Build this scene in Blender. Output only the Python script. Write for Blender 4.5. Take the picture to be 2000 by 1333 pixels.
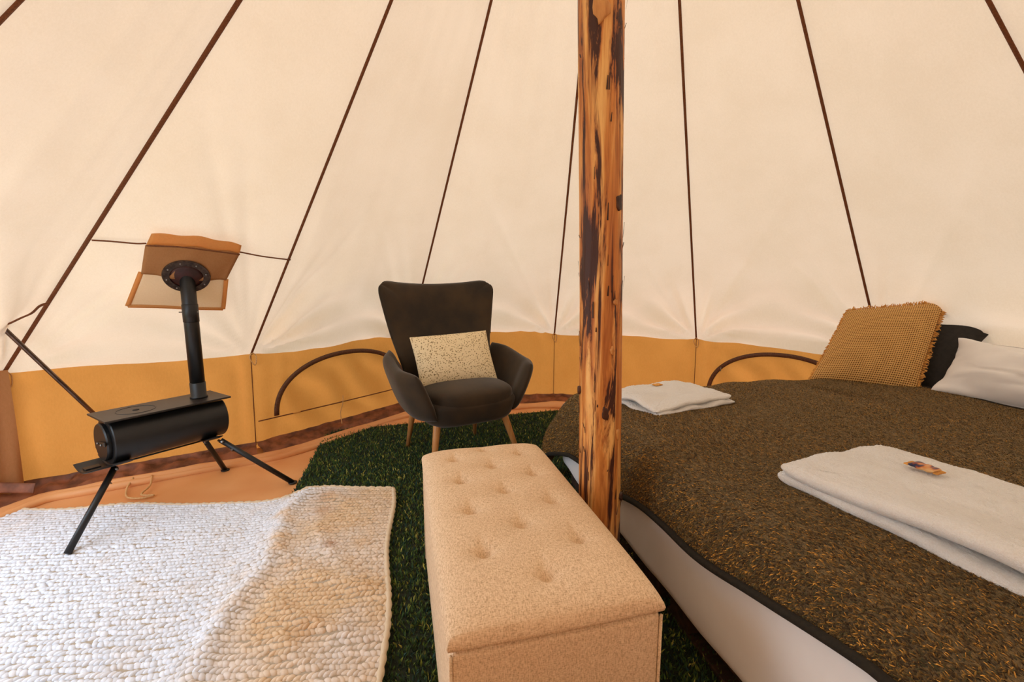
import bpy, bmesh, math, random
import numpy as np
from mathutils import Vector, Matrix, noise
random.seed(7); rng = np.random.default_rng(7)
S = bpy.context.scene
for o in list(bpy.data.objects): bpy.data.objects.remove(o)
COL = S.collection
PI = math.pi
# ------------------------------------------------------------------ camera, world, exposure
CAMZ = 1.05
cam = bpy.data.cameras.new('camera'); cam.sensor_width = 36; cam.lens = 889/2000*36
cam.clip_start = .02; cam.clip_end = 300
co = bpy.data.objects.new('camera', cam); COL.objects.link(co)
PITCH = math.atan((666.5-540)/889)
co.location = (0, 0, CAMZ); co.rotation_euler = (PI/2-PITCH, 0, 0)
S.camera = co
w = bpy.data.worlds.new('world'); S.world = w; w.use_nodes = True
nt = w.node_tree; nt.nodes.clear()
wo = nt.nodes.new('ShaderNodeOutputWorld'); bg = nt.nodes.new('ShaderNodeBackground')
geo = nt.nodes.new('ShaderNodeTexCoord'); sep = nt.nodes.new('ShaderNodeSeparateXYZ')
rmp = nt.nodes.new('ShaderNodeValToRGB')
rmp.color_ramp.elements[0].position = .45; rmp.color_ramp.elements[0].color = (.72, .86, 1.0, 1)
rmp.color_ramp.elements[1].position = 1.0; rmp.color_ramp.elements[1].color = (.76, .88, 1.0, 1)
mr = nt.nodes.new('ShaderNodeMapRange'); mr.inputs['From Min'].default_value = -1
nt.links.new(geo.outputs['Generated'], sep.inputs[0]); nt.links.new(sep.outputs['Z'], mr.inputs['Value'])
nt.links.new(mr.outputs[0], rmp.inputs[0]); nt.links.new(rmp.outputs[0], bg.inputs[0]); nt.links.new(bg.outputs[0], wo.inputs[0])
bg.inputs[1].default_value = 7.5
sl = bpy.data.lights.new('sun', 'SUN'); sl.energy = 9.0; sl.angle = math.radians(12); sl.color = (1, .95, .88)
so = bpy.data.objects.new('sun', sl); COL.objects.link(so); so.rotation_euler = (math.radians(-14), math.radians(0), math.radians(-12))
S.view_settings.view_transform = 'Standard'; S.view_settings.look = 'None'
S.view_settings.gamma = 1; S.view_settings.use_curve_mapping = False
S.view_settings.exposure = -0.75

# ------------------------------------------------------------------ materials
def lin(r, g, b):
    f = lambda c: (c/255/12.92) if c/255 <= .04045 else ((c/255+.055)/1.055)**2.4
    return (f(r), f(g), f(b), 1)
def newmat(name):
    m = bpy.data.materials.new(name); m.use_nodes = True; n = m.node_tree
    n.nodes.clear(); out = n.nodes.new('ShaderNodeOutputMaterial'); return m, n, out
def N(n, t, **kw):
    x = n.nodes.new(t)
    for k, v in kw.items(): x.inputs[k].default_value = v
    return x
def coords(n, scale=(1, 1, 1), space='Object'):
    tc = n.nodes.new('ShaderNodeTexCoord'); mp = n.nodes.new('ShaderNodeMapping'); mp.inputs['Scale'].default_value = scale
    n.links.new(tc.outputs[space], mp.inputs[0]); return mp.outputs[0]
def ramp(n, src, stops):
    r = n.nodes.new('ShaderNodeValToRGB'); e = r.color_ramp.elements
    while len(e) < len(stops): e.new(.5)
    for i, (p, c) in enumerate(stops): e[i].position = p; e[i].color = c
    n.links.new(src, r.inputs[0]); return r.outputs[0]
def noise_tex(n, vec, scale, detail=4, rough=.55, dist=0):
    x = N(n, 'ShaderNodeTexNoise', Scale=scale, Detail=detail, Roughness=rough, Distortion=dist); n.links.new(vec, x.inputs['Vector']); return x.outputs['Fac']
def bump(n, h, strength, dist):
    b = N(n, 'ShaderNodeBump', Strength=strength, Distance=dist); n.links.new(h, b.inputs['Height']); return b.outputs[0]
def mul(n, a, b, op='MULTIPLY'):
    m = n.nodes.new('ShaderNodeMath'); m.operation = op
    for i, q in enumerate((a, b)):
        if isinstance(q, (int, float)): m.inputs[i].default_value = q
        else: n.links.new(q, m.inputs[i])
    return m.outputs[0]
def pbr(name, c1, c2=None, scale=20, stretch=(1, 1, 1), rough=.7, metal=0, bs=.3, bd=.002, bscale=None, detail=4, sheen=0, lo=.35, hi=.65):
    m, n, out = newmat(name)
    p = N(n, 'ShaderNodeBsdfPrincipled', Roughness=rough, Metallic=metal)
    if sheen: p.inputs['Sheen Weight'].default_value = sheen; p.inputs['Sheen Roughness'].default_value = .4
    v = coords(n, stretch)
    f = noise_tex(n, v, scale, detail)
    if c2 is None: c2 = c1
    n.links.new(ramp(n, f, [(lo, c1), (hi, c2)]), p.inputs['Base Color'])
    if bs:
        f2 = noise_tex(n, v, bscale, 3) if bscale else f
        n.links.new(bump(n, f2, bs, bd), p.inputs['Normal'])
    n.links.new(p.outputs[0], out.inputs[0]); return m
def canvas(name, cd, ct, mix, c_var=.06, weave=900):
    m, n, out = newmat(name)
    v = coords(n)
    f = noise_tex(n, v, 3.5, 5); f2 = noise_tex(n, coords(n, (1, 1, .35)), 160, 3); f3 = noise_tex(n, v, 420, 2)
    s = mul(n, mul(n, f, 1.0), mul(n, mul(n, f2, .6), mul(n, f3, .5), 'ADD'), 'ADD')
    rr = ramp(n, mul(n, s, .5), [(.42, (1-c_var, 1-c_var*1.25, 1-c_var*1.7, 1)), (.62, (1, 1, 1, 1))])
    def tint(c):
        x = n.nodes.new('ShaderNodeMixRGB'); x.blend_type = 'MULTIPLY'; x.inputs[0].default_value = 1
        x.inputs[1].default_value = c; n.links.new(rr, x.inputs[2]); return x.outputs[0]
    b = bump(n, mul(n, f3, f2, 'ADD'), .25, .0012)
    d = N(n, 'ShaderNodeBsdfDiffuse'); t = n.nodes.new('ShaderNodeBsdfTranslucent')
    n.links.new(tint(cd), d.inputs[0]); n.links.new(tint(ct), t.inputs[0]); n.links.new(b, d.inputs['Normal'])
    mx = N(n, 'ShaderNodeMixShader', Fac=mix); n.links.new(d.outputs[0], mx.inputs[1]); n.links.new(t.outputs[0], mx.inputs[2])
    n.links.new(mx.outputs[0], out.inputs[0]); return m

M = {}
M['canvas'] = canvas('cream_canvas', (.80, .66, .52, 1), (.98, .755, .55, 1), .13)
M['tan'] = canvas('tan_canvas', (.62, .27, .075, 1), (.85, .34, .07, 1), .16, .10)
M['tan_dark'] = canvas('dark_tan_flap', (.50, .25, .11, 1), (.55, .24, .09, 1), .16, .12)  # darker brown tan canvas of the flue flap and door flap edge
M['brown_skirt'] = pbr('brown_skirt', lin(150, 92, 64), lin(84, 46, 28), 13, rough=.6, bs=.4, bd=.01)
M['floor'] = pbr('groundsheet', lin(236, 176, 120), lin(222, 152, 96), 2.5, rough=.5, bs=.35, bd=.02, bscale=3, detail=2)
M['webbing'] = pbr('brown_webbing', lin(132, 78, 42), lin(104, 60, 32), 200, rough=.8)
M['zip'] = pbr('zip_tape', lin(110, 72, 48), lin(80, 48, 30), 150, rough=.7)
M['cord'] = pbr('cream_cord', lin(225, 185, 130), lin(200, 150, 95), 200, rough=.8)
M['stove'] = pbr('black_stove_steel', lin(19, 20, 22), lin(14, 15, 17), 30, rough=.42, bs=.05)
M['plate'] = pbr('black_top_plate', lin(40, 34, 30), lin(32, 28, 26), 12, rough=.38, bs=.03)
M['steel'] = pbr('steel', lin(150, 150, 150), lin(120, 118, 116), 30, rough=.3, metal=1, bs=.05)
M['ring'] = pbr('flange_metal', lin(92, 78, 70), lin(60, 50, 46), 60, rough=.4, metal=.6, bs=.1)
M['red_seal'] = pbr('red_silicone', lin(66, 24, 20), lin(44, 18, 15), 30, rough=.5)
M['velvet'] = pbr('olive_brown_velvet', lin(62, 45, 22), lin(36, 26, 13), 6, rough=.85, bs=.25, bd=.004, sheen=.25, detail=6)
M['beech'] = pbr('beech_leg', lin(205, 150, 90), lin(185, 125, 70), 8, (6, 6, .6), rough=.45, bs=.05)
M['ott'] = None
M['white_cloth'] = pbr('white_cotton', lin(242, 240, 240), lin(236, 233, 232), 5, rough=.85, bs=.2, bd=.004, bscale=10)
M['towel'] = pbr('white_terry', lin(252, 250, 248), lin(246, 242, 238), 300, rough=.95, bs=.9, bd=.004, bscale=420, sheen=1.0)
M['dark_linen'] = pbr('charcoal_linen', lin(42, 38, 34), lin(34, 30, 28), 60, rough=.9, bs=.3, bd=.002)
M['pallet'] = pbr('stained_pallet', lin(74, 48, 30), lin(42, 28, 20), 6, (1, 8, 8), rough=.75, bs=.4, bd=.003)
M['shag_base'] = pbr('shag_backing', lin(34, 42, 24), lin(24, 30, 18), 40, rough=.95)
M['grass'] = pbr('grass', lin(88, 110, 52), lin(62, 84, 36), 8, rough=.95, bs=.5, bd=.02)
M['black_hole'] = pbr('soot', lin(12, 12, 12), lin(9, 9, 9), 30, rough=.8)
M['gold_wrap'] = None

def m_weave(name, ca, cb, cc, s=260, rough=.95):
    m, n, out = newmat(name); p = N(n, 'ShaderNodeBsdfPrincipled', Roughness=rough)
    a = noise_tex(n, coords(n, (1, .25, .25)), s, 3); b = noise_tex(n, coords(n, (.25, 1, 1)), s*1.1, 3)
    h = mul(n, a, b, 'ADD'); h = mul(n, h, .5)
    n.links.new(ramp(n, h, [(.36, ca), (.5, cb), (.64, cc)]), p.inputs['Base Color'])
    n.links.new(bump(n, h, .35, .0015), p.inputs['Normal']); n.links.new(p.outputs[0], out.inputs[0]); return m
M['ott'] = m_weave('oatmeal_weave', lin(188, 154, 120), lin(226, 194, 158), lin(242, 216, 184), 520)
def m_blanket():
    m, n, out = newmat('olive_fleece'); p = N(n, 'ShaderNodeBsdfPrincipled', Roughness=.95)
    p.inputs['Sheen Weight'].default_value = .55; p.inputs['Sheen Roughness'].default_value = .5; p.inputs['Sheen Tint'].default_value = (1, .72, .36, 1)
    v = coords(n, (1, .55, 1)); a = noise_tex(n, v, 240, 4, .7, .8); b = noise_tex(n, coords(n), 14, 3)
    h = mul(n, a, mul(n, b, .25), 'ADD')
    n.links.new(ramp(n, h, [(.48, lin(20, 15, 8)), (.62, lin(58, 44, 23)), (.78, lin(130, 98, 50))]), p.inputs['Base Color'])
    n.links.new(bump(n, a, .9, .006), p.inputs['Normal']); n.links.new(p.outputs[0], out.inputs[0]); return m
M['blanket'] = m_blanket()
def m_pole():
    m, n, out = newmat('peeled_log'); p = N(n, 'ShaderNodeBsdfPrincipled', Roughness=.55)
    a = noise_tex(n, coords(n, (1, 1, .07)), 34, 5, .6, .5); b = noise_tex(n, coords(n, (1, 1, .085)), 26, 6, .66, .7)
    g = noise_tex(n, coords(n), 2.2, 3)
    base = ramp(n, a, [(.32, lin(168, 92, 36)), (.48, lin(216, 140, 66)), (.64, lin(246, 192, 116))])
    k = mul(n, b, mul(n, g, .35), 'ADD')
    mk = ramp(n, k, [(.725, (0, 0, 0, 1)), (.75, (1, 1, 1, 1))])
    x = n.nodes.new('ShaderNodeMixRGB'); x.inputs[2].default_value = lin(64, 24, 8); n.links.new(mk, x.inputs[0]); n.links.new(base, x.inputs[1])
    md = ramp(n, k, [(.655, (0, 0, 0, 1)), (.73, (.75, .75, .75, 1))])
    y = n.nodes.new('ShaderNodeMixRGB'); y.inputs[2].default_value = lin(140, 66, 24); n.links.new(md, y.inputs[0]); n.links.new(base, y.inputs[1])
    n.links.new(y.outputs[0], x.inputs[1])
    n.links.new(x.outputs[0], p.inputs['Base Color']); n.links.new(bump(n, mul(n, a, mul(n, b, .8), 'SUBTRACT'), .7, .008), p.inputs['Normal'])
    n.links.new(p.outputs[0], out.inputs[0]); return m
M['pole'] = m_pole()
def m_attr(name, attr='tint', rough=.95, bs=.3, bscale=300):
    m, n, out = newmat(name); p = N(n, 'ShaderNodeBsdfPrincipled', Roughness=rough)
    a = n.nodes.new('ShaderNodeAttribute'); a.attribute_name = attr
    n.links.new(a.outputs['Color'], p.inputs['Base Color'])
    if bs: n.links.new(bump(n, noise_tex(n, coords(n), bscale, 3), bs, .002), p.inputs['Normal'])
    n.links.new(p.outputs[0], out.inputs[0]); return m
M['yarn'] = m_attr('wool_yarn'); M['shag'] = m_attr('shag_pile', bs=0)
def m_floral():
    m, n, out = newmat('floral_print'); p = N(n, 'ShaderNodeBsdfPrincipled', Roughness=.9)
    vr = N(n, 'ShaderNodeTexVoronoi', Scale=105); n.links.new(coords(n), vr.inputs['Vector'])
    nz = noise_tex(n, coords(n), 130, 2)
    k = mul(n, vr.outputs['Distance'], mul(n, nz, .9), 'ADD')
    c = ramp(n, k, [(.62, lin(128, 112, 80)), (.74, lin(196, 170, 122)), (.84, lin(238, 220, 182))])
    n.links.new(c, p.inputs['Base Color']); n.links.new(bump(n, nz, .2, .001), p.inputs['Normal']); n.links.new(p.outputs[0], out.inputs[0]); return m
M['floral'] = m_floral()
def m_waffle():
    m, n, out = newmat('waffle_mustard'); p = N(n, 'ShaderNodeBsdfPrincipled', Roughness=.95)
    uv = n.nodes.new('ShaderNodeUVMap'); sp = n.nodes.new('ShaderNodeSeparateXYZ'); n.links.new(uv.outputs[0], sp.inputs[0])
    def wv(s): return mul(n, mul(n, mul(n, s, 2*PI*46), 0, 'ADD'), 0, 'SINE')
    a = wv(sp.outputs[0]); b = wv(sp.outputs[1])
    h = mul(n, mul(n, a, b, 'MAXIMUM'), .5); h = mul(n, h, .5, 'ADD')
    n.links.new(ramp(n, h, [(.25, lin(104, 64, 24)), (.62, lin(204, 150, 80)), (.95, lin(232, 182, 110))]), p.inputs['Base Color'])
    n.links.new(bump(n, h, .8, .005), p.inputs['Normal']); n.links.new(p.outputs[0], out.inputs[0]); return m
M['waffle'] = m_waffle()
M['fringe'] = pbr('mustard_fringe', lin(232, 172, 92), lin(196, 134, 62), 90, rough=.95)
def m_wrap():
    m, n, out = newmat('sweet_wrapper'); p = N(n, 'ShaderNodeBsdfPrincipled', Roughness=.35)
    f = noise_tex(n, coords(n, (1, .4, 1)), 55, 1)
    n.links.new(ramp(n, f, [(.40, lin(38, 36, 70)), (.46, lin(150, 60, 30)), (.50, lin(206, 128, 62)), (.62, lin(220, 170, 110))]), p.inputs['Base Color'])
    n.links.new(p.outputs[0], out.inputs[0]); return m
M['gold_wrap'] = m_wrap()

# ------------------------------------------------------------------ helpers
def link(name, V, F, mat, parent=None, smooth=True, kind=None, uv=None):
    me = bpy.data.meshes.new(name); me.from_pydata([tuple(v) for v in V], [], [tuple(f) for f in F])
    if smooth: me.polygons.foreach_set('use_smooth', [True]*len(me.polygons))
    if uv is not None:
        l = me.uv_layers.new(name='UVMap'); vi = np.empty(len(me.loops), dtype=np.int32); me.loops.foreach_get('vertex_index', vi)
        l.data.foreach_set('uv', np.asarray(uv, dtype=np.float32)[vi].ravel())
    me.materials.append(mat); me.update()
    o = bpy.data.objects.new(name, me); COL.objects.link(o)
    if parent: o.parent = parent
    if kind: o['kind'] = kind
    return o
def empty(name, loc=(0, 0, 0), rz=0, parent=None):
    o = bpy.data.objects.new(name, None); COL.objects.link(o); o.location = loc; o.rotation_euler = (0, 0, rz)
    o.empty_display_size = .05
    if parent: o.parent = parent
    return o
def tag(o, label, cat, group=None):
    o['label'] = label; o['category'] = cat
    if group: o['group'] = group
    return o
def struct(o, label=None, cat=None):
    o['kind'] = 'structure'
    if label: o['label'] = label; o['category'] = cat
    return o
def tube_geo(pts, r, n=8, cap=True, flat=1.0, up=None):
    pts = [Vector(p) for p in pts]; k = len(pts); rr = r if hasattr(r, '__len__') else [r]*k
    V = []; F = []; prev = None
    for i, p in enumerate(pts):
        t = (pts[min(i+1, k-1)]-pts[max(i-1, 0)]).normalized()
        if prev is None:
            a = Vector(up) if up is not None else (Vector((0, 0, 1)) if abs(t.z) < .9 else Vector((1, 0, 0)))
        else: a = prev
        a = (a-t*a.dot(t)).normalized(); prev = a; b = t.cross(a)
        for j in range(n):
            q = 2*PI*j/n; V.append(p+a*math.cos(q)*rr[i]*flat+b*math.sin(q)*rr[i])
    for i in range(k-1):
        for j in range(n): F.append((i*n+j, i*n+(j+1) % n, (i+1)*n+(j+1) % n, (i+1)*n+j))
    if cap: F.append(tuple(range(n))[::-1]); F.append(tuple((k-1)*n+j for j in range(n)))
    return V, F
def tube(name, pts, r, mat, parent=None, n=8, flat=1.0, up=None, cap=True): 
    V, F = tube_geo(pts, r, n, cap, flat, up); return link(name, V, F, mat, parent)
def smooth_path(P, m=6):
    P = [Vector(p) for p in P]; out = []
    Q = [P[0]*2-P[1]]+P+[P[-1]*2-P[-2]]
    for i in range(1, len(Q)-2):
        for j in range(m):
            t = j/m; a, b, c, d = Q[i-1:i+3]
            out.append(.5*((2*b)+(c-a)*t+(2*a-5*b+4*c-d)*t*t+(3*b-a-3*c+d)*t**3))
    out.append(P[-1]); return out
def box(name, c, size, mat, parent=None, bev=.004, seg=2, rot=None):
    bm = bmesh.new(); bmesh.ops.create_cube(bm, size=1); bmesh.ops.scale(bm, vec=size, verts=bm.verts)
    if bev: bmesh.ops.bevel(bm, geom=list(bm.edges), offset=bev, segments=seg, affect='EDGES', profile=.5)
    if rot: bmesh.ops.rotate(bm, cent=(0, 0, 0), matrix=Matrix.Rotation(rot[1], 3, rot[0]), verts=bm.verts)
    bmesh.ops.translate(bm, vec=c, verts=bm.verts)
    me = bpy.data.meshes.new(name); bm.to_mesh(me); bm.free(); me.materials.append(mat)
    me.polygons.foreach_set('use_smooth', [False]*len(me.polygons))
    o = bpy.data.objects.new(name, me); COL.objects.link(o)
    if parent: o.parent = parent
    return o
def lathe(name, prof, mat, parent=None, n=32, mtx=None):
    V = []; F = []; k = len(prof)
    for i, (r, z) in enumerate(prof):
        for j in range(n):
            q = 2*PI*j/n; v = Vector((r*math.cos(q), r*math.sin(q), z)); V.append(mtx @ v if mtx else v)
    for i in range(k-1):
        for j in range(n): F.append((i*n+j, i*n+(j+1) % n, (i+1)*n+(j+1) % n, (i+1)*n+j))
    F.append(tuple(range(n))[::-1]); F.append(tuple((k-1)*n+j for j in range(n)))
    return link(name, V, F, mat, parent)
def grid_faces(nu, nv, base=0, flip=False):
    F = []
    for j in range(nv-1):
        for i in range(nu-1):
            a = base+j*nu+i; f = (a, a+1, a+nu+1, a+nu); F.append(f[::-1] if flip else f)
    return F
def slab(name, Fn, nu, nv, T, mat, parent=None, p=6, pw=.5, back=1.0, edge=True, extra=None):
    """closed pillow-like sheet: Fn(u,v) is its middle surface, T its half thickness; extra(u,v) moves the front side out"""
    us = [math.sin(PI/2*(2*i/(nu-1)-1)) if edge else 2*i/(nu-1)-1 for i in range(nu)]
    vs = [math.sin(PI/2*(2*i/(nv-1)-1)) if edge else 2*i/(nv-1)-1 for i in range(nv)]
    e = 1e-3; front = []; backv = []; UV = []
    for v in vs:
        for u in us:
            P = Vector(Fn(u, v)); du = Vector(Fn(min(u+e, 1), v))-Vector(Fn(max(u-e, -1), v)); dv = Vector(Fn(u, min(v+e, 1)))-Vector(Fn(u, max(v-e, -1)))
            n = du.cross(dv); n = n.normalized() if n.length > 1e-12 else Vector((0, -1, 0))
            h = T*max(0, (1-abs(u)**p)*(1-abs(v)**p))**pw
            x = extra(u, v) if extra else 0
            front.append(P+n*(h+x*(1 if h > 1e-9 else 0))); backv.append(P-n*h*back); UV.append((u*.5+.5, v*.5+.5))
    V = front+backv; B = nu*nv
    F = grid_faces(nu, nv)+grid_faces(nu, nv, B, True)
    # stitch: merge border verts
    mp = list(range(2*B))
    for j in range(nv):
        for i in range(nu):
            if i in (0, nu-1) or j in (0, nv-1): mp[B+j*nu+i] = j*nu+i
    F = [tuple(mp[k] for k in f) for f in F]
    used = sorted(set(k for f in F for k in f)); re = {k: i for i, k in enumerate(used)}
    F = [tuple(re[k] for k in f) for f in F]; F = [f for f in F if len(set(f)) == 4]
    UV2 = UV+UV; return link(name, [V[k] for k in used], F, mat, parent, uv=[UV2[k] for k in used])
def rnd(u, v, k):
    return u*math.sqrt(1-k*v*v/2), v*math.sqrt(1-k*u*u/2)
def rrect(u, v, rho):
    m = max(abs(u), abs(v))
    if m < 1e-9: return 0., 0.
    bx, by = u/m, v/m; cx, cy = max(-1+rho, min(1-rho, bx)), max(-1+rho, min(1-rho, by)); dx, dy = bx-cx, by-cy; L = math.hypot(dx, dy)
    if L > 1e-9 and dx and dy: bx, by = cx+dx/L*rho, cy+dy/L*rho
    return bx*m, by*m
def lerp(a, b, t): return a+(b-a)*t
def sst(a, b, x):
    t = max(0, min(1, (x-a)/(b-a))); return t*t*(3-2*t)
def nz(x, y, z=0): return noise.noise(Vector((x, y, z)))

def color_attr(me, cols_per_vert):
    a = me.color_attributes.new('tint', 'FLOAT_COLOR', 'POINT'); a.data.foreach_set('color', np.asarray(cols_per_vert, dtype=np.float32).ravel())
def fast_mesh(name, V, F, mat, parent, cols=None, kind=None, smooth=False):
    V = np.asarray(V, dtype=np.float32); F = np.asarray(F, dtype=np.int32); k = F.shape[1]
    me = bpy.data.meshes.new(name); me.vertices.add(len(V)); me.vertices.foreach_set('co', V.ravel())
    me.loops.add(F.size); me.loops.foreach_set('vertex_index', F.ravel())
    me.polygons.add(len(F)); me.polygons.foreach_set('loop_start', np.arange(0, F.size, k, dtype=np.int32)); me.polygons.foreach_set('loop_total', np.full(len(F), k, dtype=np.int32))
    me.update(calc_edges=True); me.validate()
    me.polygons.foreach_set('use_smooth', np.full(len(F), smooth))
    if cols is not None: color_attr(me, cols)
    me.materials.append(mat); o = bpy.data.objects.new(name, me); COL.objects.link(o)
    if parent: o.parent = parent
    if kind: o['kind'] = kind
    return o

# ------------------------------------------------------------------ tent setting
AP = Vector((.303, 1.32, 3.10)); CC = Vector((.2, 1.32, 0)); WH = .6
def tie(deg, R): a = math.radians(deg); return Vector((CC.x+R*math.cos(a), CC.y+R*math.sin(a), WH))
TIES = [(6, 2.25), (32.7, 2.247), (59.8, 2.269), (86.6, 2.232), (114.9, 2.32), (143, 2.161), (163.5, 2.691), (182, 2.78), (206, 2.7),
        (230, 2.5), (256, 2.4), (282, 2.4), (309, 2.5), (337, 2.62)]
TP = [tie(*t) for t in TIES]; NT = len(TP)
for i_, sc in ((0, 1.111), (1, 1.111), (2, 1.07), (3, 1.06), (4, 1.04), (13, 1.06)):     # uneven ground: the wall is a little lower on the far and right side
    q_ = TP[i_]; TP[i_] = Vector((q_.x*sc, q_.y*sc, CAMZ-(CAMZ-WH)*sc))
DOOR = 7                      # the gap between tie 7 and tie 8 is the open doorway, left of the frame
def inward(A, B):
    n = (A-AP).cross(B-AP).normalized(); c = Vector((CC.x, CC.y, 1)); return n if n.dot(c-A) > 0 else -n
def wrinkle(P, A, B, seed):
    """folds that run out from the two tie points"""
    d = 0
    for T, sg in ((A, 1), (B, -1)):
        r = (P-T); L = r.length
        if L < 1e-4: continue
        up = (AP-T).normalized(); ang = math.acos(max(-1, min(1, r.normalized().dot(up))))
        d += .050*math.exp(-L/.55)*min(1, L/.25)*math.sin(ang*13+seed*1.7+2*nz(L*2, seed))*min(1, ang*6)
    return d
def creases(P, A, B, g):
    d = 0
    for T, O, sgn in ((A, B, 1), (B, A, 2)):
        q = P-T; up = (AP-T).normalized(); sd = (O-T); sd = (sd-up*sd.dot(up)).normalized(); a, b = q.dot(up), q.dot(sd)
        if a < .01: continue
        for k in range(3):
            h = noise.noise(Vector((g*3.1+sgn*7.7, k*2.3, .5))); an = .07+.13*k+.07*h; L = .55+.35*k+.5*h
            c = b-a*math.tan(an)-.012; w_ = .010+.020*min(1, a)
            d += .011*math.exp(-(c/w_)**2)*sst(0, .12, a)*sst(L*1.5, L*.3, a)
    return d
FLUE_AT = Vector((-1.52, 2.15, 1.08))
def JB(g, P): return .045*math.exp(-((P-FLUE_AT).length/.22)**2) if g == 5 else 0      # canvas pulled inwards round the flue
def cone_point(g, u, v):
    A, B = TP[g], TP[(g+1) % NT]; base = A.lerp(B, u); P = AP.lerp(base, v); n = inward(A, B)
    edge = min(u, 1-u)*v
    k = min(1, edge/.06)
    quiet = .35 if g == 5 else 1
    s = wrinkle(P, A, B, g)*k*quiet + JB(g, P) - .03*math.sin(PI*u)*v*(1-.8*v)*quiet
    s -= creases(P, A, B, g)*k
    s += .010*k*quiet*nz(P.x*1.6+P.z*.5, P.y*1.6, g+P.z*.7)+.006*k*nz(u*9, v*2.5, g*3)*quiet
    s += .012*math.exp(-((1-v)/.05)**2)*math.sin(PI*u)*0
    return P+n*s
ceiling = struct(empty('ceiling'), 'cream canvas cone of the bell tent rising to the pole', 'tent roof')
def cone_panel(g, v1=1.0):
    nu, nv = (91, 120) if g < 7 else (31, 40); V = []
    for j in range(nv):
        v = .02+(v1-.02)*j/(nv-1)
        for i in range(nu): V.append(cone_point(g, i/(nu-1), v))
    return link('canvas_panel', V, grid_faces(nu, nv), M['canvas'], ceiling)
for g in range(NT):
    if g == DOOR: cone_panel(g, .64)
    else: cone_panel(g)
for i in range(NT):          # dark webbing sewn over each seam
    T = TP[i]; n = (inward(TP[i-1], T)+inward(T, TP[(i+1) % NT])).normalized()
    pts = [AP.lerp(T, v)+n*.006 for v in [.02+.98*k/30 for k in range(31)]]
    tube('seam_tape', pts, .0072 if i != 6 else .009, M['webbing'], ceiling, 6, .28, n)
# walls
def wall_top(g, u):
    return cone_point(g, u, 1.0)
ARCH = {4: (.10, .93, 0), 1: (.12, .92, 0)}
def wall_point(g, u, z):
    A, B = TP[g], TP[(g+1) % NT]; T = wall_top(g, u); base = A.lerp(B, u); z = min(z, base.z); t = 1-z/base.z
    n = Vector((B.y-A.y, A.x-B.x, 0)).normalized()
    if n.dot(CC-Vector((A.x, A.y, 0))) < 0: n = -n
    k = min(1, min(u, 1-u)/.03); rd = (Vector((base.x, base.y, 0))-CC).normalized()
    P = T.lerp(Vector((base.x, base.y, 0))+rd*.03, t); P.z = lerp(T.z, 0, t)
    fold = .015*math.sin(u*46+2.5*nz(u*6, g))*math.exp(-((min(u, 1-u))/.13)**2)*(1-.45*t)
    fold += .010*nz(u*7+t*1.5, t*1.2, g*5)
    if g in ARCH: fold += .016*math.sin((u*26+t*9+2*nz(u*4, t*2)))*sst(.1, .35, t)*sst(.92, .7, t)*sst(.12, .25, u)*sst(.95, .8, u)
    fold += .02*math.sin(PI*u)*math.sin(PI*min(1, t))*.6
    return P+n*fold*k*sst(0, .12, t)
def wall_flat(g, u, z):
    A, B = TP[g], TP[(g+1) % NT]; b = A.lerp(B, u); t = max(0, 1-z/b.z); rd = (Vector((b.x, b.y, 0))-CC).normalized()
    n = Vector((B.y-A.y, A.x-B.x, 0)).normalized(); n = n if n.dot(CC-Vector((A.x, A.y, 0))) > 0 else -n
    return Vector((b.x, b.y, z))+rd*.03*t+n*(.016+.02*math.sin(PI*u)*math.sin(PI*min(1, t))*.6)
walls = {}
for nm, gs, lb in (('wall_left', (5, 6), 'tan canvas side wall behind the stove'), ('wall_back', (2, 3, 4), 'tan canvas side wall behind the armchair and pole'),
               ('wall_right', (0, 1, 13), 'tan canvas side wall behind the bed'), ('wall_front', (8, 9, 10, 11, 12), 'tan canvas side wall at the near side of the tent')):
    wob = struct(empty(nm), lb, 'tent wall')
    for g in gs:
        nu, nv = 61, 30; z0 = -.02; V = []
        for j in range(nv):
            for i in range(nu):
                bz = lerp(TP[g].z, TP[(g+1) % NT].z, i/(nu-1)); V.append(wall_point(g, i/(nu-1), bz-(bz-z0)*j/(nv-1)))
        link('wall_panel', V, grid_faces(nu, nv), M['tan'], wob)
        # brown sod skirt that folds inwards at the foot of the wall
        A, B = TP[g], TP[(g+1) % NT]; n = Vector((B.y-A.y, A.x-B.x, 0)).normalized()
        if n.dot(CC-Vector((A.x, A.y, 0))) < 0: n = -n
        V = []; nu = 70
        for j, (z, off) in enumerate(((.060, .004), (.047, .016), (.040, .030), (.036, .055), (.030, .080), (.018, .105), (.003, .13))):
            for i in range(nu):
                u = i/(nu-1); P = wall_point(g, u, max(z, .05)); w_ = 1-abs(2*u-1)**8*.0
                P = Vector((P.x, P.y, z))+n*(off+.030*nz(u*11, j*.5, g)*min(1, j/2))+Vector((0, 0, .026*nz(u*20, j*.7, g*2)*(1 if 0 < j < 6 else .15)))
                V.append(P)
        link('ground_skirt', V, grid_faces(nu, 7), M['brown_skirt'], wob)
        # vertical seam and hem
        tube('wall_seam', [wall_point(g, .0, z)+n*.003 for z in (.6, .5, .4, .3, .2, .1, .04)], .004, M['webbing'], wob, 6, .5)
    walls[nm] = wob
def wall_n(g):
    A, B = TP[g], TP[(g+1) % NT]; n = Vector((B.y-A.y, A.x-B.x, 0)).normalized()
    return n if n.dot(CC-Vector((A.x, A.y, 0))) > 0 else -n
AZ = {4: (.19, .345), 1: (.13, .375)}
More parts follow.
